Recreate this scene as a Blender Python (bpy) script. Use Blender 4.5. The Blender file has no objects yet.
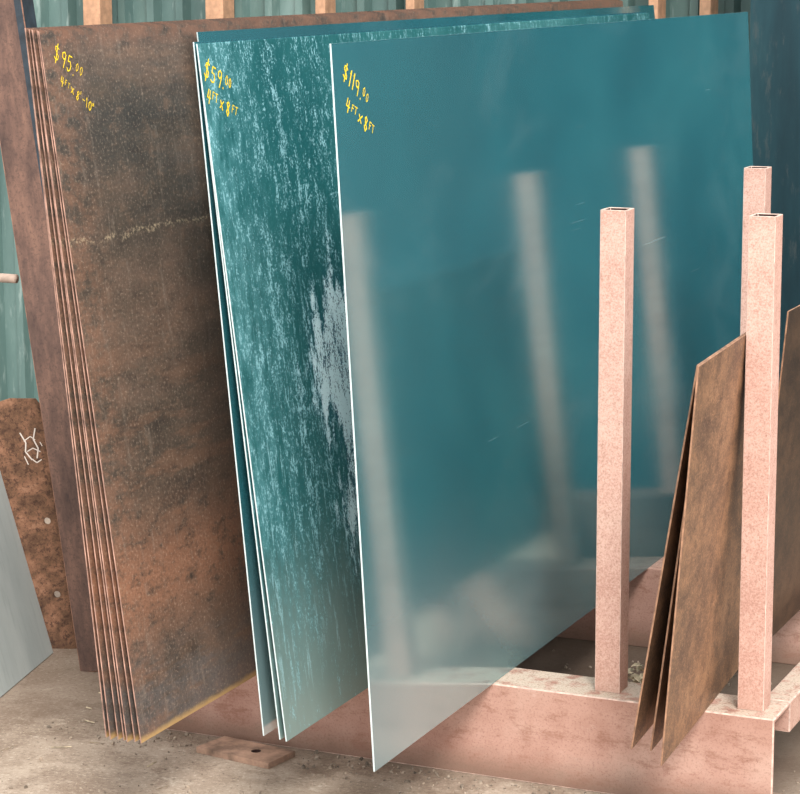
import bpy, bmesh, math, random
from mathutils import Vector, Matrix, Euler
random.seed(4)
S=bpy.context.scene
C=S.collection
try:
    S.view_settings.view_transform='Standard'
    S.view_settings.look='None'
except Exception: pass

def lin(r,g,b):
    f=lambda c:(c/255/12.92) if c/255<=.04045 else ((c/255+.055)/1.055)**2.4
    return (f(r),f(g),f(b),1)

# ---------------------------------------------------------------- materials
class M:
    def __init__(s,name):
        s.m=bpy.data.materials.new(name); s.m.use_nodes=True
        s.t=s.m.node_tree; s.n=s.t.nodes; s.l=s.t.links
        s.b=s.n['Principled BSDF']
        s.tc=s.n.new('ShaderNodeTexCoord')
    def new(s,t,**k):
        n=s.n.new(t)
        for a,b in k.items(): setattr(n,a,b)
        return n
    def set(s,sock,v):
        if isinstance(v,bpy.types.NodeSocket): s.l.new(v,sock)
        else: sock.default_value=v
    def coord(s,scale=(1,1,1),loc=(0,0,0),rot=(0,0,0),obj=True):
        mp=s.new('ShaderNodeMapping')
        s.l.new(s.tc.outputs['Object' if obj else 'Generated'],mp.inputs[0])
        mp.inputs['Scale'].default_value=scale; mp.inputs['Location'].default_value=loc
        mp.inputs['Rotation'].default_value=rot
        return mp.outputs[0]
    def noise(s,scale,vec=None,detail=6,rough=.6,dist=0):
        n=s.new('ShaderNodeTexNoise')
        n.inputs['Scale'].default_value=scale; n.inputs['Detail'].default_value=detail
        n.inputs['Roughness'].default_value=rough; n.inputs['Distortion'].default_value=dist
        s.l.new(vec if vec is not None else s.coord(),n.inputs['Vector'])
        return n.outputs[0]
    def ramp(s,f,stops,interp='LINEAR'):
        r=s.new('ShaderNodeValToRGB'); r.color_ramp.interpolation=interp
        e=r.color_ramp.elements
        while len(e)<len(stops): e.new(.5)
        for i,(p,c) in enumerate(stops):
            e[i].position=p; e[i].color=c if len(c)==4 else (*c,1)
        s.l.new(f,r.inputs[0]); return r.outputs[0]
    def step(s,f,a,b):
        if a>b: return s.math('SUBTRACT',1.0,s.step(f,b,a))
        r=s.new('ShaderNodeMapRange'); r.interpolation_type='SMOOTHSTEP'
        s.set(r.inputs[0],f)
        s.set(r.inputs[1],a); s.set(r.inputs[2],b)
        return r.outputs[0]
    def math(s,op,a,b=0.0,c=0.0):
        n=s.new('ShaderNodeMath',operation=op)
        s.set(n.inputs[0],a); s.set(n.inputs[1],b); s.set(n.inputs[2],c)
        return n.outputs[0]
    def mul(s,a,b): return s.math('MULTIPLY',a,b)
    def add(s,a,b): return s.math('ADD',a,b)
    def sub(s,a,b): return s.math('SUBTRACT',a,b)
    def mix(s,f,a,b,mode='MIX'):
        n=s.new('ShaderNodeMix',data_type='RGBA',blend_type=mode)
        s.set(n.inputs[0],f); s.set(n.inputs[6],a); s.set(n.inputs[7],b)
        return n.outputs[2]
    def sep(s,vec=None):
        n=s.new('ShaderNodeSeparateXYZ'); s.l.new(vec if vec is not None else s.tc.outputs['Object'],n.inputs[0]); return n.outputs
    def bump(s,h,st=.3,d=.002):
        n=s.new('ShaderNodeBump'); n.inputs['Strength'].default_value=st; n.inputs['Distance'].default_value=d
        s.l.new(h,n.inputs['Height']); s.l.new(n.outputs[0],s.b.inputs['Normal']); return n.outputs[0]
    def blob(s,y,z,cy,cz,ry,rz):
        a=s.math('DIVIDE',s.math('SUBTRACT',y,cy),ry); b=s.math('DIVIDE',s.math('SUBTRACT',z,cz),rz)
        d=s.add(s.mul(a,a),s.mul(b,b))
        return s.math('POWER',2.718,s.mul(d,-1.0))
    def out(s,col=None,rough=None,metal=None,spec=None):
        if col is not None: s.set(s.b.inputs['Base Color'],col)
        if rough is not None: s.set(s.b.inputs['Roughness'],rough)
        if metal is not None: s.set(s.b.inputs['Metallic'],metal)
        if spec is not None: s.set(s.b.inputs['Specular IOR Level'],spec)
        return s.m

def mat_pink():
    m=M('pink_oxide_steel')
    a=m.noise(7,detail=7); b=m.noise(300,detail=4,rough=.7); c=m.noise(90,m.coord((1,1,.5)),detail=8,rough=.8)
    col=m.ramp(a,[(.3,lin(188,146,132)),(.5,lin(200,160,146)),(.72,lin(210,176,162))])
    col=m.mix(m.mul(m.step(c,.53,.65),.5),col,lin(154,106,90))
    col=m.mix(m.mul(m.step(b,.51,.63),.45),col,lin(144,100,86))
    col=m.mix(m.mul(m.step(b,.47,.38),.3),col,lin(226,202,190))
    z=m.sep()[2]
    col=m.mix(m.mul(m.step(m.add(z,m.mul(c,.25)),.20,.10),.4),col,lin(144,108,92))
    m.bump(c,.10,.0008)
    return m.out(col,.65,0.0,.35)
def mat_beam(name='dusty_pink_beam',dustk=.9):
    m=M(name)
    a=m.noise(6,detail=8); b=m.noise(220,detail=5,rough=.78); c=m.noise(16,m.coord((.6,1,1.6)),detail=10,rough=.82)
    col=m.ramp(a,[(.3,lin(160,120,106)),(.52,lin(180,142,128)),(.75,lin(192,160,146))])
    col=m.mix(m.mul(m.step(c,.50,.61),.55),col,lin(134,92,76))
    col=m.mix(m.mul(m.step(c,.44,.34),.4),col,lin(200,174,162))
    col=m.mix(m.mul(m.step(b,.51,.63),.45),col,lin(118,82,68))
    g=m.new('ShaderNodeNewGeometry'); nz=m.sep(g.outputs['Normal'])[2]
    dn=m.noise(26,detail=9,rough=.75)
    dust=m.mul(m.step(nz,.6,.95),m.step(dn,.38,.52))
    col=m.mix(m.mul(dust,dustk),col,lin(194,178,162))
    col=m.mix(m.mul(m.mul(m.step(nz,.6,.95),m.step(b,.50,.60)),.5),col,lin(112,92,80))
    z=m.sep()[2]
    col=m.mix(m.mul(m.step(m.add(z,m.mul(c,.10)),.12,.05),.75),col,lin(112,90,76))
    if dustk<.1: col=m.mix(.75,col,lin(60,50,46))  # rear beam colour darkened to weaken its reflection in the blue sheet
    m.bump(c,.12,.001)
    return m.out(col,.85,0.0,.2)
def mat_column(name='brown_rust_channel'):
    m=M(name)
    a=m.noise(12,m.coord((1,1,.30)),detail=9,rough=.72); b=m.noise(130,detail=6,rough=.75)
    col=m.ramp(a,[(.36,lin(70,56,52)),(.48,lin(98,76,68)),(.58,lin(120,92,80)),(.72,lin(148,112,92))])
    col=m.mix(m.mul(m.step(b,.5,.62),.45),col,lin(62,52,50))
    m.bump(a,.25,.002)
    return m.out(col,.75,0.0,.3)
def mat_rust_piece():
    m=M('flaking_rust_plate')
    a=m.noise(20,detail=9,rough=.72); b=m.noise(100,detail=6,rough=.78)
    col=m.ramp(a,[(.34,lin(66,48,40)),(.48,lin(108,80,62)),(.6,lin(140,102,80)),(.7,lin(160,122,98))])
    col=m.mix(m.mul(m.step(b,.5,.60),.7),col,lin(58,42,36))
    m.bump(b,.3,.002)
    return m.out(col,.85,0.0,.2)
def mat_grey():
    m=M('weathered_galvanised')
    a=m.noise(5,m.coord((1,1,.3)),detail=8); b=m.noise(60,m.coord((1,1,.15)),detail=5)
    col=m.ramp(a,[(.3,lin(156,166,166)),(.6,lin(180,188,186)),(.8,lin(196,202,198))])
    col=m.mix(m.mul(m.step(b,.5,.75),.4),col,lin(134,144,144))
    return m.out(col,.6,.0)
def mat_teal_sheet():
    m=M('galvanised_blue_sheet')
    xs=m.sep(); y,z=xs[1],xs[2]
    big=m.noise(2.0,m.coord((1,.6,.8)),detail=4,rough=.55,dist=.3); fine=m.noise(700,m.coord((1,.5,1.2)),detail=2,rough=.6)
    smg=m.noise(4,m.coord((1,.5,1)),detail=8,rough=.65,dist=.5)
    mill=m.noise(9,m.coord((1,.25,3)),detail=4)
    low=m.step(m.add(z,m.mul(m.sub(big,.5),.4)),.46,-.04)
    near=m.step(y,1.15,.0)
    g=m.mul(low,m.add(m.mul(near,.95),.02))  # pale grey ground reflection painted into the lower near corner
    film=m.ramp(big,[(.34,lin(4,98,112)),(.5,lin(10,112,126)),(.66,lin(36,128,140))])
    film=m.mix(m.mul(near,.22),film,lin(92,158,166))
    film=m.mix(m.mul(g,.85),film,lin(164,184,186))
    gl=m.mix(m.mul(g,.5),lin(186,206,206),lin(214,214,210))
    for fac in (m.mul(m.step(smg,.50,.68),.08),m.mul(m.step(fine,.45,.70),.16)):
        film=m.mix(fac,film,lin(170,204,210)); gl=m.mix(fac,gl,lin(232,236,234))
    scr=m.noise(2.2,m.coord((1,1,70),rot=(.42,0,0)),detail=2,rough=.4)
    gate=m.step(m.noise(2.0,detail=2),.60,.66)
    film=m.mix(m.mul(m.mul(m.step(scr,.71,.73),gate),.22),film,lin(200,220,224))
    r=m.add(m.add(m.mul(mill,.05),.085),m.mul(m.step(smg,.5,.7),.03))
    p2=m.new('ShaderNodeBsdfPrincipled')
    m.set(p2.inputs['Base Color'],film); p2.inputs['Roughness'].default_value=.6; p2.inputs['Specular IOR Level'].default_value=.1
    mx=m.new('ShaderNodeMixShader'); mx.inputs[0].default_value=.57
    m.l.new(p2.outputs[0],mx.inputs[1]); m.l.new(m.b.outputs[0],mx.inputs[2])
    m.l.new(mx.outputs[0],m.n['Material Output'].inputs['Surface'])
    return m.out(gl,r,1.0)
def mat_streak_sheet():
    m=M('oily_streaked_glare_sheet')
    xs=m.sep(); y,z=xs[1],xs[2]
    big=m.noise(2.2,m.coord((1,1,.5)),detail=5)
    s1=m.noise(110,m.coord((1,.8,.36)),detail=8,rough=.76,dist=.5)
    s2=m.noise(330,m.coord((1,.8,.6)),detail=3,rough=.7)
    s3=m.noise(18,m.coord((1,1.2,.45)),detail=7,rough=.7)
    drip=m.noise(120,m.coord((1,.8,.050)),detail=7,rough=.76,dist=.3)
    base=m.ramp(big,[(.3,lin(26,88,92)),(.55,lin(46,110,112)),(.8,lin(78,138,138))])
    leftc=m.mul(m.step(y,.24,.0),m.step(s3,.34,.60))
    base=m.mix(m.mul(leftc,.5),base,lin(112,176,182))
    low=m.step(m.add(z,m.mul(s3,.2)),.50,.18)
    base=m.mix(m.mul(low,.85),base,lin(134,158,154))
    glare_blob=m.math('MAXIMUM',m.blob(y,z,.41,.62,.16,.19),m.mul(m.blob(y,z,.43,.42,.12,.26),.85))
    glare=m.step(m.add(glare_blob,m.mul(m.sub(s3,.5),1.8)),.34,.70)  # sky glare painted into the colour, a bright fleck patch broken up by noise
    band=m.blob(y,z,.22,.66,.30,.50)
    base=m.mix(m.mul(glare,.8),base,lin(20,90,118))
    den=m.add(m.mul(glare,.092),m.mul(band,.012))
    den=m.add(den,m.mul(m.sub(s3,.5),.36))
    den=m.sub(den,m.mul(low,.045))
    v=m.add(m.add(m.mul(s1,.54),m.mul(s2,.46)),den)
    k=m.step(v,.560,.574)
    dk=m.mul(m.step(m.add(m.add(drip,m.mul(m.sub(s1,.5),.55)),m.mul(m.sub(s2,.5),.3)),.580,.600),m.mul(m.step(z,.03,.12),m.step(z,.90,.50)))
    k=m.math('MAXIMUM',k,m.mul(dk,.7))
    col=m.mix(m.mul(k,m.add(m.sub(.60,m.mul(low,.1)),m.mul(glare,.40))),base,m.mix(glare,lin(176,222,232),lin(226,250,255)))
    col=m.mix(m.mul(m.step(v,.50,.56),m.mul(m.sub(1.0,glare),.25)),col,lin(120,178,186))
    return m.out(col,m.add(.3,m.mul(k,.1)),m.sub(.20,m.mul(k,.20)))
def mat_rust_sheet():
    m=M('mill_scale_rust_sheet')
    xs=m.sep(); y,z=xs[1],xs[2]
    big=m.noise(4.0,m.coord((1,.5,1.2)),detail=9,rough=.70); mid=m.noise(34,m.coord((1,.5,.9)),detail=9,rough=.76)
    fn=m.noise(260,m.coord((1,.6,.7)),detail=4,rough=.75); hz=m.noise(5.5,m.coord((1,.34,2.3)),detail=9,rough=.74)
    dr=m.noise(70,m.coord((1,.7,.12)),detail=7,rough=.75)
    col=m.ramp(big,[(.35,lin(72,64,58)),(.46,lin(92,80,70)),(.56,lin(110,92,80)),(.68,lin(132,106,90))])
    up=m.mul(m.step(m.add(z,m.mul(y,.35)),.80,1.15),m.step(hz,.38,.54))
    col=m.mix(m.mul(up,.45),col,lin(72,72,70))
    bands=m.mul(m.step(hz,.49,.59),m.step(z,.95,.35))
    col=m.mix(m.mul(bands,.45),col,lin(146,108,86))
    lf=m.mul(m.step(y,.16,.0),m.step(mid,.42,.56))
    col=m.mix(m.mul(lf,.45),col,lin(150,106,84))
    lowr=m.mul(m.blob(y,z,.4,.27,1.8,.10),m.step(mid,.30,.54))
    col=m.mix(m.mul(lowr,.7),col,lin(168,118,92))
    bot=m.mul(m.step(z,.20,.06),m.step(hz,.38,.54))
    col=m.mix(m.mul(bot,.6),col,lin(98,102,104))
    nn=m.noise(9,m.coord((1,.8,1)),detail=6,rough=.65)
    v=m.add(z,m.mul(m.sub(nn,.5),.07))
    e_=m.math('POWER',2.718,m.mul(m.math('POWER',m.math('DIVIDE',m.sub(v,.882),.0045),2.0),-1.0))
    line=m.mul(e_,m.mul(m.step(fn,.46,.56),m.step(mid,.44,.52)))
    col=m.mix(m.mul(m.mul(line,m.step(y,1.0,.2)),.65),col,lin(212,190,156))
    col=m.mix(m.mul(m.step(mid,.53,.65),.35),col,lin(146,116,96))
    col=m.mix(m.mul(m.step(mid,.47,.37),.4),col,lin(58,50,48))
    col=m.mix(m.mul(m.step(dr,.54,.66),.28),col,lin(158,142,128))
    col=m.mix(m.mul(m.step(fn,.55,.65),.45),col,lin(188,166,146))
    col=m.mix(m.mul(m.step(fn,.47,.38),.30),col,lin(50,44,42))
    topr=m.mul(m.step(m.add(z,m.mul(hz,.06)),1.22,1.28),m.step(mid,.38,.55))
    col=m.mix(m.mul(topr,.5),col,lin(150,104,82))
    edge=m.mul(m.step(m.add(z,m.mul(mid,.02)),.024,.012),.7)
    col=m.mix(edge,col,lin(206,168,110))
    m.bump(mid,.08,.001)
    return m.out(col,m.add(.22,m.mul(mid,.28)),.12,.65)
def mat_brown_small(name='brown_offcut_sheet',k=1.0):
    m=M(name)
    L=lambda r,g,b: lin(r*k,g*k,b*k)
    big=m.noise(9,m.coord((1,.6,1)),detail=9,rough=.76,dist=.2); fn=m.noise(260,m.coord((1,.5,.9)),detail=5,rough=.78)
    st=m.noise(40,m.coord((1,.6,.7)),detail=9,rough=.80)
    col=m.ramp(big,[(.36,L(82,62,50)),(.46,L(110,84,64)),(.55,L(136,102,76)),(.66,L(156,120,90))])
    col=m.mix(m.mul(m.step(st,.50,.60),.5),col,L(78,56,44))
    col=m.mix(m.mul(m.step(st,.46,.37),.4),col,L(168,124,92))
    col=m.mix(m.mul(m.step(fn,.53,.63),.5),col,L(186,144,112))
    col=m.mix(m.mul(m.step(fn,.47,.38),.5),col,L(60,46,40))
    m.bump(st,.12,.001)
    return m.out(col,.5,.05,.4)
def mat_plain(name,c,rough=.6,metal=0.0,var=.15,sc=40):
    m=M(name); n=m.noise(sc,detail=5)
    d=tuple(x*(1-var*2) for x in c[:3])+(1,); e=tuple(min(1,x*(1+var)) for x in c[:3])+(1,)
    return m.out(m.ramp(n,[(.3,d),(.7,e)]),rough,metal)
def mat_ground():
    m=M('dirt_covered_concrete')
    a=m.noise(1.6,detail=9,rough=.66); b=m.noise(10,detail=10,rough=.78); c=m.noise(120,detail=6,rough=.8); e=m.noise(3.6,m.coord(loc=(5,2,0)),detail=9,rough=.7)
    col=m.ramp(a,[(.35,lin(140,123,107)),(.5,lin(164,147,131)),(.66,lin(188,172,155))])
    col=m.mix(m.mul(m.step(b,.48,.60),.5),col,lin(130,111,95))
    col=m.mix(m.mul(m.step(e,.52,.62),.5),col,lin(116,97,82))
    col=m.mix(m.mul(m.step(b,.44,.33),.6),col,lin(202,189,173))
    col=m.mix(m.mul(m.step(c,.54,.64),.55),col,lin(210,197,180))
    col=m.mix(m.mul(m.step(c,.46,.36),.7),col,lin(88,73,62))
    xs=m.sep(); x_,y_=xs[0],xs[1]
    rack_shade=m.mul(m.mul(m.step(m.add(y_,m.mul(b,.08)),-.36,-.28),m.step(m.add(x_,m.mul(b,.1)),.66,.52)),m.step(x_,-.9,-.7))  # shade inside the rack, painted into the ground colour
    col=m.mix(m.mul(rack_shade,.75),col,lin(64,52,45))
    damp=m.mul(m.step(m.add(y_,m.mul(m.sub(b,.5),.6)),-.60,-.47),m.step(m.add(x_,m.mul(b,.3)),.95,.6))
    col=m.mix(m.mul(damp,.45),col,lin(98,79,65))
    m.bump(b,.25,.005)
    return m.out(col,.82,0.0,.35)
def mat_wall():
    m=M('green_corrugated_siding')
    a=m.noise(3,m.coord((1,1,.4)),detail=6); b=m.noise(40,m.coord((1,1,.2)),detail=5)
    col=m.ramp(a,[(.3,lin(66,90,88)),(.6,lin(94,120,116)),(.8,lin(128,150,146))])
    col=m.mix(m.mul(m.step(b,.55,.75),.5),col,lin(156,172,168))
    return m.out(col,.5,.1)
def mat_panel():
    m=M('dark_slate_panel')
    a=m.noise(5,m.coord((1,1,.2)),detail=8,rough=.65); b=m.noise(30,m.coord((1,1,.25)),detail=8,rough=.75)
    col=m.ramp(a,[(.32,lin(20,44,52)),(.52,lin(28,58,66)),(.72,lin(44,76,82))])
    col=m.mix(m.mul(m.step(b,.53,.66),.4),col,lin(80,82,80))
    return m.out(col,.6,.1,.3)

PINK=mat_pink(); BEAM=mat_beam(); BEAM2=mat_beam('less_dusty_beam',.12); BEAM3=mat_beam('darkened_beam',.05)
COLM=mat_column(); RPIECE=mat_rust_piece(); GREY=mat_grey()
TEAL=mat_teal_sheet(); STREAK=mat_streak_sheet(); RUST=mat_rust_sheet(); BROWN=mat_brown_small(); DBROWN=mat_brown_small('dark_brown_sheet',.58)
GROUND=mat_ground(); WALL=mat_wall(); PANEL=mat_panel()
WOOD=mat_plain('aged_wood',lin(186,144,114),.8)
YEL=mat_plain('yellow_paint_marker',lin(255,214,40),.5,0,.03)
CHALK=mat_plain('white_chalk',lin(220,208,198),.9,0,.1)
E_WHITE=mat_plain('cut_edge_zinc',lin(206,222,224),.35,.2,.1)
E_RUST=mat_plain('cut_edge_rust',lin(176,138,122),.75,0,.45,25)
E_BROWN=mat_plain('cut_edge_brown',lin(160,120,94),.7,0,.35,40)
E_DARK=mat_plain('dark_cut_edge',lin(58,58,58),.7,0,.2,40)
WORN=mat_plain('worn_pale_edge',lin(214,184,170),.6,0,.25,60)
WORNR=mat_plain('worn_rust_edge',lin(150,108,88),.7,0,.4,30)
BLUEB=mat_plain('blue_black_edge',lin(44,56,66),.6,.1,.3,30)
INNER=mat_plain('dark_tube_inside',lin(58,34,28),.9,0,.3,50)
PIPE=mat_plain('weathered_pipe',lin(178,156,142),.6)
LEAF=mat_plain('dry_litter',lin(200,182,154),.9,0,.35,30)
STEELD=mat_plain('rusty_plate',lin(164,132,112),.7,.0,.35,25)
STONE=mat_plain('gravel_bits',lin(152,136,120),.9,0,.45,50)

# ---------------------------------------------------------------- helpers
def obj(name,bm,mats,parent=None,loc=(0,0,0),rot=(0,0,0),bevel=0,smooth=False,edge=-1):
    me=bpy.data.meshes.new(name); bm.normal_update(); bm.to_mesh(me); bm.free()
    if smooth:
        for p in me.polygons: p.use_smooth=True
    for m in (mats if isinstance(mats,(list,tuple)) else [mats]): me.materials.append(m)
    o=bpy.data.objects.new(name,me); C.objects.link(o)
    o.location=loc; o.rotation_euler=rot
    if parent: o.parent=parent
    if bevel:
        b=o.modifiers.new('bevel','BEVEL'); b.width=bevel; b.segments=2; b.limit_method='ANGLE'; b.material=edge
    return o
def add_box(bm,x0,x1,y0,y1,z0,z1,mi=0):
    v=[bm.verts.new((x,y,z)) for x in (x0,x1) for y in (y0,y1) for z in (z0,z1)]
    F=[(0,1,3,2),(4,6,7,5),(0,4,5,1),(2,3,7,6),(0,2,6,4),(1,5,7,3)]
    fs=[]
    for f in F:
        q=bm.faces.new([v[i] for i in f]); q.material_index=mi; fs.append(q)
    return fs
def extrude_profile(bm,pts,axis,a,b,mi=0,side={}):
    def P(u,v,w):
        return {'X':(w,u,v),'Y':(u,w,v),'Z':(u,v,w)}[axis]
    r0=[bm.verts.new(P(u,v,a)) for u,v in pts]; r1=[bm.verts.new(P(u,v,b)) for u,v in pts]
    n=len(pts)
    for i in range(n):
        bm.faces.new((r0[i],r0[(i+1)%n],r1[(i+1)%n],r1[i])).material_index=side.get(i,mi)
    bm.faces.new(r0).material_index=mi; bm.faces.new(r1[::-1]).material_index=mi
    bmesh.ops.recalc_face_normals(bm,faces=bm.faces)
def label(o,l,c,group=None):
    o['label']=l; o['category']=c
    if group: o['group']=group
    return o
def empty(name,loc=(0,0,0)):
    e=bpy.data.objects.new(name,None); C.objects.link(e); e.location=loc; e.empty_display_size=.1; return e

H=.1866   # top of the rack beams
# ---------------------------------------------------------------- setting
bm=bmesh.new(); bmesh.ops.create_grid(bm,x_segments=2,y_segments=2,size=9)
g=obj('floor',bm,GROUND,loc=(0,1,0)); g['kind']='structure'
bm=bmesh.new(); x=-5.0; pts=[]
prof=[(0,0),(.060,0),(.072,-.035),(.098,-.035),(.11,0)]
while x<4.5:
    for dx,dy in prof[:-1]: pts.append((x+dx,dy))
    x+=.11
lo=[bm.verts.new((a,b,0)) for a,b in pts]; hi=[bm.verts.new((a,b,3.0)) for a,b in pts]
for i in range(len(pts)-1): bm.faces.new((lo[i],lo[i+1],hi[i+1],hi[i]))
w=obj('wall_back',bm,WALL,loc=(0,3.46,0)); w['kind']='structure'
w.modifiers.new('solid','SOLIDIFY').thickness=.003
for i,(sx,wd) in enumerate([(-2.55,.065),(-2.09,.065),(-1.71,.035),(-1.40,.03),(-.78,.03),(-.61,.03),(-.45,.035)]):
    bm=bmesh.new(); add_box(bm,-wd/2,wd/2,-.04,.04,0,2.95)
    o=obj('trim_%d'%(i+1),bm,WOOD,loc=(sx,3.365,0),bevel=.003); o['kind']='structure'

p=empty('steel_partition',(1.235,2.93,0)); label(p,'tall dark slate painted steel partition standing beyond the rack','partition')
bm=bmesh.new(); add_box(bm,-1.435,1.435,-.004,.004,.0,2.3)
obj('painted_face',bm,PANEL,p)
bm=bmesh.new()
add_box(bm,-1.435,-1.395,.004,.04,0,2.3); add_box(bm,1.395,1.435,.004,.04,0,2.3); add_box(bm,-1.395,1.395,.004,.04,2.26,2.3)
obj('stiffener_frame',bm,COLM,p)

# ---------------------------------------------------------------- rack
rack=empty('storage_rack',(0,.6,0)); label(rack,'low welded steel sheet rack with pink-rusted square tube posts','rack')
XR=.545
def beam(y,x0,x1,mt=BEAM):
    bm=bmesh.new(); t=.008; d=.115
    extrude_profile(bm,[(0,0),(d,0),(d,t),(t,t),(t,H-t),(d,H-t),(d,H),(0,H)],'X',x0,x1)
    return obj('channel_beam',bm,[mt,WORN if mt is BEAM else mt],rack,loc=(0,y-.6,0),bevel=.0025,edge=1)
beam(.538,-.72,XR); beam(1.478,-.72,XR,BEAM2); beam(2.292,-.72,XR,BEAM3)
def rail(x0,x1):
    bm=bmesh.new()
    for a,b in ((.653,1.478),(1.593,2.292)): add_box(bm,x0,x1,a-.6,b-.6,H-.06,H)
    return obj('side_rail',bm,[BEAM,WORN],rack,bevel=.0025,edge=1)
rail(XR-.05,XR); rail(-.72,-.67)
def tube(x,y,h,rz=0):
    bm=bmesh.new(); a=.0245; b=.0205
    rings=[]
    for s,z in ((a,0),(a,h),(b,h),(b,h-.25)):
        rings.append([bm.verts.new((sx*s,sy*s,z)) for sx,sy in ((-1,-1),(1,-1),(1,1),(-1,1))])
    for r in range(3):
        for i in range(4):
            f=bm.faces.new((rings[r][i],rings[r][(i+1)%4],rings[r+1][(i+1)%4],rings[r+1][i]))
            f.material_index=(0,1,2)[r]
    bm.faces.new(rings[3]).material_index=2; bm.faces.new(rings[0][::-1])
    return obj('post',bm,[PINK,WORN,INNER],rack,loc=(x,y-.6,H),rot=(0,rz,0),bevel=.0012,edge=1)
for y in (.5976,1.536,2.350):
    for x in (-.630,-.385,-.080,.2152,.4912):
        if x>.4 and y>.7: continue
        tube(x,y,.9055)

# ---------------------------------------------------------------- sheets
def sheet(name,x,y,L,Hh,lean,t,mat,edge,yaw=0,lab='',cat='metal sheet',group=None,z=H):
    bm=bmesh.new()
    fs=add_box(bm,-t,0,0,L,0,Hh,1)
    for f in fs:
        if abs(f.calc_center_median().x+t/2)>t*.4: f.material_index=0
    o=obj(name,bm,[mat,edge])
    o.rotation_euler=Euler((0,-lean,yaw),'XYZ'); o.location=(x,y,z+t*abs(math.sin(lean))+.0002)
    label(o,lab,cat,group); return o

s119=sheet('metal_sheet',0,0,2.44,1.22,.0572,.003,TEAL,E_WHITE,lab='large smooth blue-grey galvanised sheet with yellow price, resting on rack')
s59=sheet('metal_sheet',-.207,.08,2.44,1.22,math.asin(.152/1.22),.0025,STREAK,E_WHITE,lab='dark teal sheet covered in pale water streaks with painted-in glare, yellow price',group='streaked thin sheets')
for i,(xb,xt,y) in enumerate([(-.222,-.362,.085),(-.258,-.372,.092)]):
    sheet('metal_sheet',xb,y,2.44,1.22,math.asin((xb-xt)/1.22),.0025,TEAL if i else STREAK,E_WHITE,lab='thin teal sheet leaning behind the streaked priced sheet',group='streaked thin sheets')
sheet('metal_sheet',-.424,.47,2.75,1.228,math.asin(.150/1.228),.0025,TEAL,E_WHITE,lab='thin teal sheet stored between the streaked and rusty sheets',group='streaked thin sheets')
n=7; rs=[]
for i in range(n):
    f=i/(n-1); xb=-.437-.073*f+(.002*math.sin(i*5.1) if 0<i<n-1 else 0); xt=-.602-.029*f; y=-.03+.004*math.sin(i*2.3)
    if i==0: y=-.03
    o=sheet('metal_sheet',xb,y,3.05,1.245,math.asin((xb-xt)/1.245),.0022,RUST,E_RUST,
        lab='large rusty brown hot-rolled sheet with yellow price' if i==0 else 'rusty steel sheet fanned behind the priced rusty sheet',group='rusty hot-rolled sheets')
    rs.append(o)
for i,(xb,xt,y,L) in enumerate([(.436,.487,.221,.694),(.396,.478,.286,.69),(.362,.466,.283,.69)]):
    sheet('metal_sheet',xb,y,.63-.05*i,L,-math.asin((xt-xb)/L),.003,BROWN,E_BROWN,yaw=.06,
        lab='short brown rusted offcut sheet leaning against a rack post',group='short brown offcuts')
sheet('metal_sheet',.402,.885,1.15,.694,-math.asin(.060/.694),.003,DBROWN,E_BROWN,
        lab='dark brown rusted sheet standing behind the short offcuts')

# ---------------------------------------------------------------- handwriting
G={
'$':[[(.85,.82),(.6,.93),(.25,.85),(.2,.65),(.5,.52),(.8,.38),(.75,.14),(.4,.06),(.1,.18)],[(.62,1.12),(.38,-.14)]],
'1':[[(.4,.8),(.55,1),(.5,0)]],
'9':[[(.8,.7),(.55,.5),(.25,.58),(.2,.85),(.5,1),(.8,.9),(.8,.6),(.62,0)]],
'5':[[(.85,1),(.3,.97),(.25,.6),(.6,.62),(.82,.4),(.7,.1),(.35,0),(.12,.12)]],
'0':[[(.5,1),(.22,.75),(.22,.25),(.5,0),(.78,.25),(.78,.75),(.5,1)]],
'4':[[(.3,1),(.15,.42),(.85,.45)],[(.68,.95),(.6,0)]],
'8':[[(.75,.85),(.5,1),(.25,.82),(.45,.55),(.75,.28),(.5,0),(.2,.22),(.5,.52),(.75,.85)]],
'F':[[(.25,0),(.3,1),(.85,1)],[(.28,.55),(.7,.55)]],
'T':[[(.1,.95),(.9,1)],[(.5,.97),(.48,0)]],
'x':[[(.15,.55),(.8,.0)],[(.8,.58),(.15,.02)]],
'-':[[(.2,.5),(.8,.5)]],
'.':[[(.45,.02),(.55,.08)]],
"'":[[(.5,1.10),(.42,.78)]],
'"':[[(.3,1.10),(.25,.78)],[(.7,1.10),(.65,.78)]],
}
def ribbon(bm,pts,w,xo):
    for (a,b),(c,d) in zip(pts[:-1],pts[1:]):
        L=math.hypot(c-a,d-b) or 1e-6; nx,ny=-(d-b)/L*w/2,(c-a)/L*w/2
        q=[(a+nx,b+ny),(c+nx,d+ny),(c-nx,d-ny),(a-nx,b-ny)]
        bm.faces.new([bm.verts.new((xo,u,v)) for u,v in q])
        xo+=.00001
    for a,b in pts:
        bm.faces.new([bm.verts.new((xo,a+w/2*math.cos(k*math.pi/4),b+w/2*math.sin(k*math.pi/4))) for k in range(8)])
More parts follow.
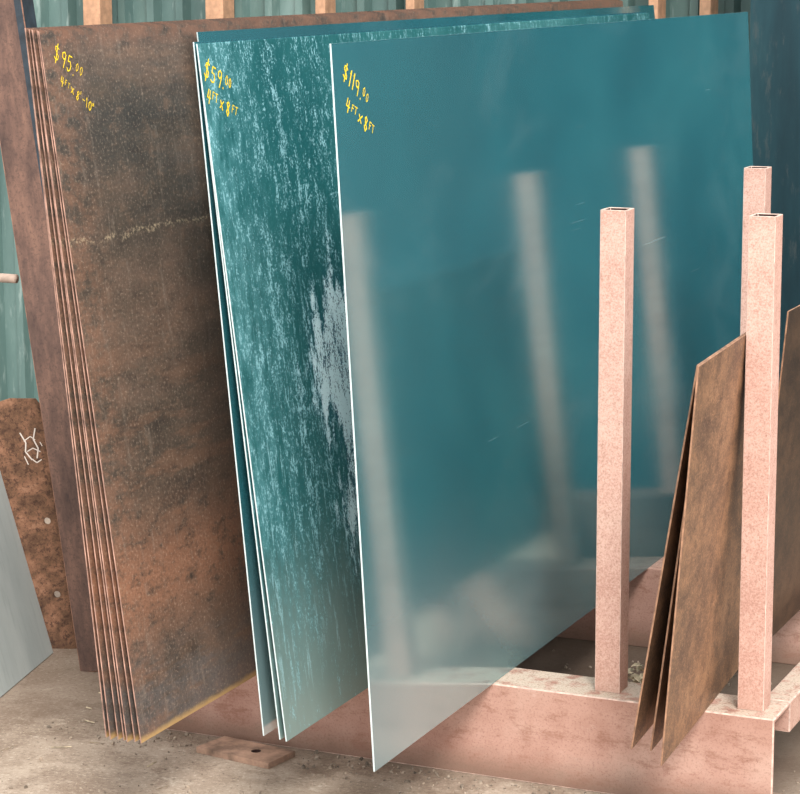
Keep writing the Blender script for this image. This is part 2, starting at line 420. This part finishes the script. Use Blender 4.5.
def write(sheet_o,top,lines,w=.0026,name='handwritten_price',mat=YEL):
    bm=bmesh.new()
    for txt,st,en,gh,tilt in lines:
        cells=[]; small=False
        for ch in txt:
            if ch=='^': small=not small; continue
            wd={' ':.2,'.':.3,"'":.35,'"':.5,'1':.6}.get(ch,1)*(.62 if small else 1)
            cells.append((ch,small,wd))
        tot=sum(c[2] for c in cells)
        dx,dy=en[0]-st[0],en[1]-st[1]; L=math.hypot(dx,dy); ux,uy=dx/L,dy/L
        pos=0
        for ch,small,wd in cells:
            if ch in G:
                tl=tilt+random.uniform(-.10,.10)
                vx,vy=math.sin(tl),math.cos(tl)
                k=(.56 if small else 1)*random.uniform(.94,1.07); cw=wd/tot*L*.84; hh=gh*k; lift=gh*.40 if small else 0
                if ch=='x': lift+=gh*.18
                jt=random.uniform(-.03,.03)*gh
                for stroke in G[ch]:
                    pts=[]
                    for a,b in stroke:
                        a+=random.uniform(-.04,.04); b+=random.uniform(-.03,.03)
                        s=pos+a*cw; r=b*hh+lift+jt
                        pts.append((st[0]+ux*s+vx*r, top+st[1]+uy*s+vy*r))
                    ribbon(bm,pts,w*(.65 if small else 1)*random.uniform(.85,1.1),.0006)
            pos+=wd/tot*L
    o=obj(name,bm,mat,sheet_o); o['label']='yellow hand-painted price and size'
    return o
write(s119,1.22,[('$119.^00^',(.034,-.054),(.122,-.112),.026,.45),('4^FT^ x 8^FT^',(.036,-.108),(.140,-.164),.022,.45)])
write(s59,1.22,[('$59.^00^',(.006,-.054),(.096,-.091),.030,.42),('4^FT^ x 8^FT^',(.004,-.096),(.104,-.136),.025,.42)],w=.0029)
write(rs[0],1.245,[('$95.^00^',(.032,-.048),(.110,-.092),.028,.45)],w=.0020)
write(rs[0],1.245,[("4^FT^ x 8'-10\"",(.040,-.092),(.136,-.148),.017,.45)],w=.0016)

# ---------------------------------------------------------------- leaning channel column, pipe, pieces at the side
col=empty('steel_column',(-1.040,.82,0)); label(col,'tall brown rusted steel channel column leaning beside rusty sheets','steel column')
bm=bmesh.new(); a=.050; d=.060; t=.007
extrude_profile(bm,[(-a,0),(a-.018,0),(a,.0),(a,d),(a-t,d),(a-t,t),(-a+t,t),(-a+t,d),(-a,d)],'Z',0,2.1,side={1:2,2:2})
bmesh.ops.transform(bm,matrix=Matrix.Rotation(math.radians(8),4,'Z'),verts=bm.verts)
o=obj('channel_shaft',bm,[COLM,WORNR,BLUEB],col,rot=(0,-.139,0),loc=(0,0,.003),bevel=.002,edge=1)
bm=bmesh.new(); bmesh.ops.create_cone(bm,segments=20,radius1=.010,radius2=.010,depth=1.2,cap_ends=True)
obj('rail_pipe',bm,PIPE,col,loc=(-.168-.63,.02,.86),rot=(0,math.radians(90),0),smooth=True)

rp=empty('rusted_plate',(-1.19,.955,0)); label(rp,'thick flaking rust plate with white chalk mark leaning upright','metal plate')
bm=bmesh.new()
prof=[(-.20,0),(-.10,.0),(.010,0),(.014,.20),(.010,.36),(.012,.555),(-.002,.578),(-.06,.586),(-.12,.575),(-.18,.56),(-.20,.45)]
extrude_profile(bm,prof,'Y',0,.008)
plate=obj('plate_body',bm,[RPIECE,INNER],rp,rot=(0,0,0),loc=(0,0,.001))
for hx,hz in ((-.018,.30),(-.022,.13)):
    bc=bmesh.new(); bmesh.ops.create_cone(bc,segments=20,radius1=.008,radius2=.008,depth=.06,cap_ends=True,matrix=Matrix.Rotation(math.radians(90),4,'X'))
    me=bpy.data.meshes.new('tmp'); bc.to_mesh(me); bc.free(); me.materials.append(RPIECE)
    ct=bpy.data.objects.new('tmp',me); C.objects.link(ct); ct.location=(-1.19+hx,.955+.004,hz)
    bpy.context.view_layer.update()
    md=plate.modifiers.new('cut','BOOLEAN'); md.operation='DIFFERENCE'; md.object=ct; md.solver='EXACT'
    dg=bpy.context.evaluated_depsgraph_get(); nm=bpy.data.meshes.new_from_object(plate.evaluated_get(dg))
    plate.modifiers.clear(); plate.data=nm
    bpy.data.objects.remove(ct)
plate.data.name='plate_body'
plate.data.transform(Matrix.Rotation(math.radians(20),4,'Z'))
plate.rotation_euler=(0,-.145,0)
bm=bmesh.new()
def rib2(pts,w):
    for (a_,b_),(c_,d_) in zip(pts[:-1],pts[1:]):
        L=math.hypot(c_-a_,d_-b_); nx,nz=-(d_-b_)/L*w/2,(c_-a_)/L*w/2
        bm.faces.new([bm.verts.new((u,-.0008,v)) for u,v in ((a_+nx,b_+nz),(c_+nx,d_+nz),(c_-nx,d_-nz),(a_-nx,b_-nz))])
for s,w_ in (([(-.048,.506),(-.038,.482),(-.042,.462),(-.030,.442)],.0030),([(-.042,.486),(-.026,.495),(-.016,.486)],.0022),
           ([(-.012,.512),(-.020,.488),(-.012,.466),(-.018,.444)],.0030),([(-.038,.462),(-.024,.468),(-.008,.458)],.0022),
           ([(-.030,.444),(-.020,.434),(-.008,.440)],.0026),([(-.046,.452),(-.040,.432)],.0022),([(-.006,.480),(-.002,.470)],.0022)): rib2(s,w_)
bmesh.ops.transform(bm,matrix=Matrix.Rotation(math.radians(20),4,'Z'),verts=bm.verts)
o=obj('chalk_mark',bm,CHALK,plate); o['label']='white chalk scribble'

bm=bmesh.new()
fs=add_box(bm,-.006,0,0,.95,0,.72,1)
for f in fs:
    if abs(f.calc_center_median().x+.003)>.002: f.material_index=0
o=obj('galvanised_sheet',bm,[GREY,E_DARK],loc=(-1.005,-.02,.002))
o.rotation_euler=Euler((0,-.262,.225),'XYZ'); label(o,'dull grey galvanised sheet leaning low beside rust plate','metal sheet')

# ---------------------------------------------------------------- small plate and litter on the ground
bm=bmesh.new()
corn=[(-.095,-.030),(.080,-.060),(.095,.025),(-.075,.050)]
N=16; outer=[]
for i in range(4):
    for k in range(4):
        a_,b_=corn[i],corn[(i+1)%4]; f=k/4; outer.append((a_[0]+(b_[0]-a_[0])*f,a_[1]+(b_[1]-a_[1])*f))
a0=math.atan2(outer[0][1],outer[0][0]+.0)
hole=[(.025+.010*math.cos(a0+k*2*math.pi/N),-.006+.010*math.sin(a0+k*2*math.pi/N)) for k in range(N)]
R=[[bm.verts.new((x,y,z)) for x,y in L] for L,z in ((outer,0),(outer,.012),(hole,.012),(hole,0))]
for r in range(4):
    for i in range(N):
        f=bm.faces.new((R[r][i],R[r][(i+1)%N],R[(r+1)%4][(i+1)%N],R[(r+1)%4][i]))
        if r==2: f.material_index=1
bmesh.ops.recalc_face_normals(bm,faces=bm.faces)
o=obj('steel_plate_offcut',bm,[STEELD,INNER],loc=(-.495,.468,.0005)); label(o,'small flat rusty steel plate with bolt hole on ground','steel plate')

bm=bmesh.new()
cnt=0
while cnt<1000:
    x=random.uniform(-.95,.55); y=random.uniform(-.1,1.4)
    if cnt<420: x=random.uniform(-.95,.5); y=.53-abs(random.gauss(0,.06))
    if (-.74<x<.58 and .53<y<.67) or (-.61<x<-.38 and y>.39): continue
    cnt+=1
    r=random.choice([.0015,.002,.002,.003,.003,.005])
    mt=Matrix.Translation((x,y,r*.3))@Euler((random.random()*3,random.random()*3,random.random()*3)).to_matrix().to_4x4()@Matrix.Diagonal((r*random.uniform(.7,1.5),r,r*.6,1))
    bmesh.ops.create_icosphere(bm,subdivisions=1,radius=1,matrix=mt)
for f in bm.faces: f.material_index=1
for i in range(24):
    x=random.uniform(-.95,-.75) if i<14 else random.uniform(-.75,.2); y=random.uniform(.3,1.0) if i<14 else random.uniform(.2,.38)
    L=random.uniform(.008,.025); an=random.random()*6.28
    mt=Matrix.Translation((x,y,.002))@Matrix.Rotation(an,4,'Z')
    v=[mt@Vector(q) for q in ((-L,-.0012,0),(L,-.0008,0),(L,.0008,.002),(-L,.0012,.002))]
    bm.faces.new([bm.verts.new(q) for q in v])
for i in range(480):
    x=random.gauss(.13,.045); y=random.gauss(.95,.07); r=random.uniform(.006,.018)
    if y<.68 or y>1.4: continue
    hh=.13*math.exp(-((x-.13)/.06)**2-((y-.95)/.11)**2)
    mt=Matrix.Translation((x,y,random.uniform(.002,.006+hh)))@Euler((random.uniform(-.6,.6),random.uniform(-.6,.6),random.random()*6)).to_matrix().to_4x4()
    v=[mt@Vector(q) for q in ((-r,0,0),(0,-r*.4,.002),(r,0,0),(0,r*.45,.003))]
    bm.faces.new([bm.verts.new(q) for q in v])
o=obj('ground_litter',bm,[LEAF,STONE]); o['kind']='stuff'; label(o,'grit, twigs and dry leaf litter scattered on dirty ground','litter')

# ---------------------------------------------------------------- light
wd=bpy.data.worlds.new('World'); S.world=wd; wd.use_nodes=True
nt=wd.node_tree; bg=nt.nodes['Background']
tc=nt.nodes.new('ShaderNodeTexCoord'); sp=nt.nodes.new('ShaderNodeSeparateXYZ'); rp_=nt.nodes.new('ShaderNodeValToRGB')
nt.links.new(tc.outputs['Generated'],sp.inputs[0]); nt.links.new(sp.outputs[2],rp_.inputs[0])
rp_.color_ramp.elements[0].position=0.0; rp_.color_ramp.elements[0].color=(.82,.82,.82,1)
rp_.color_ramp.elements[1].position=.6; rp_.color_ramp.elements[1].color=(1,1,.99,1)
nt.links.new(rp_.outputs[0],bg.inputs[0]); bg.inputs[1].default_value=2.0
sn=bpy.data.lights.new('sun','SUN'); sn.energy=4.1; sn.angle=math.radians(18); sn.color=(1,.97,.92)
so=bpy.data.objects.new('sun',sn); C.objects.link(so)
so.rotation_euler=Vector((-.48,.72,-.80)).to_track_quat('-Z','Y').to_euler()

# ---------------------------------------------------------------- camera
cd=bpy.data.cameras.new('camera'); cam=bpy.data.objects.new('camera',cd); C.objects.link(cam)
cd.sensor_width=36; cd.lens=36*2352.44/800; cd.clip_start=.05
cam.location=(1.592,-3.4484,1.5355)
yaw,pit,roll=.4207,.1833,-.004
fwd=Vector((-math.sin(yaw)*math.cos(pit),math.cos(yaw)*math.cos(pit),-math.sin(pit)))
right=Vector((math.cos(yaw),math.sin(yaw),0)); up=right.cross(fwd)
r2=right*math.cos(roll)+up*math.sin(roll); u2=-right*math.sin(roll)+up*math.cos(roll)
cam.rotation_euler=Matrix((r2,u2,-fwd)).transposed().to_euler()
S.camera=cam
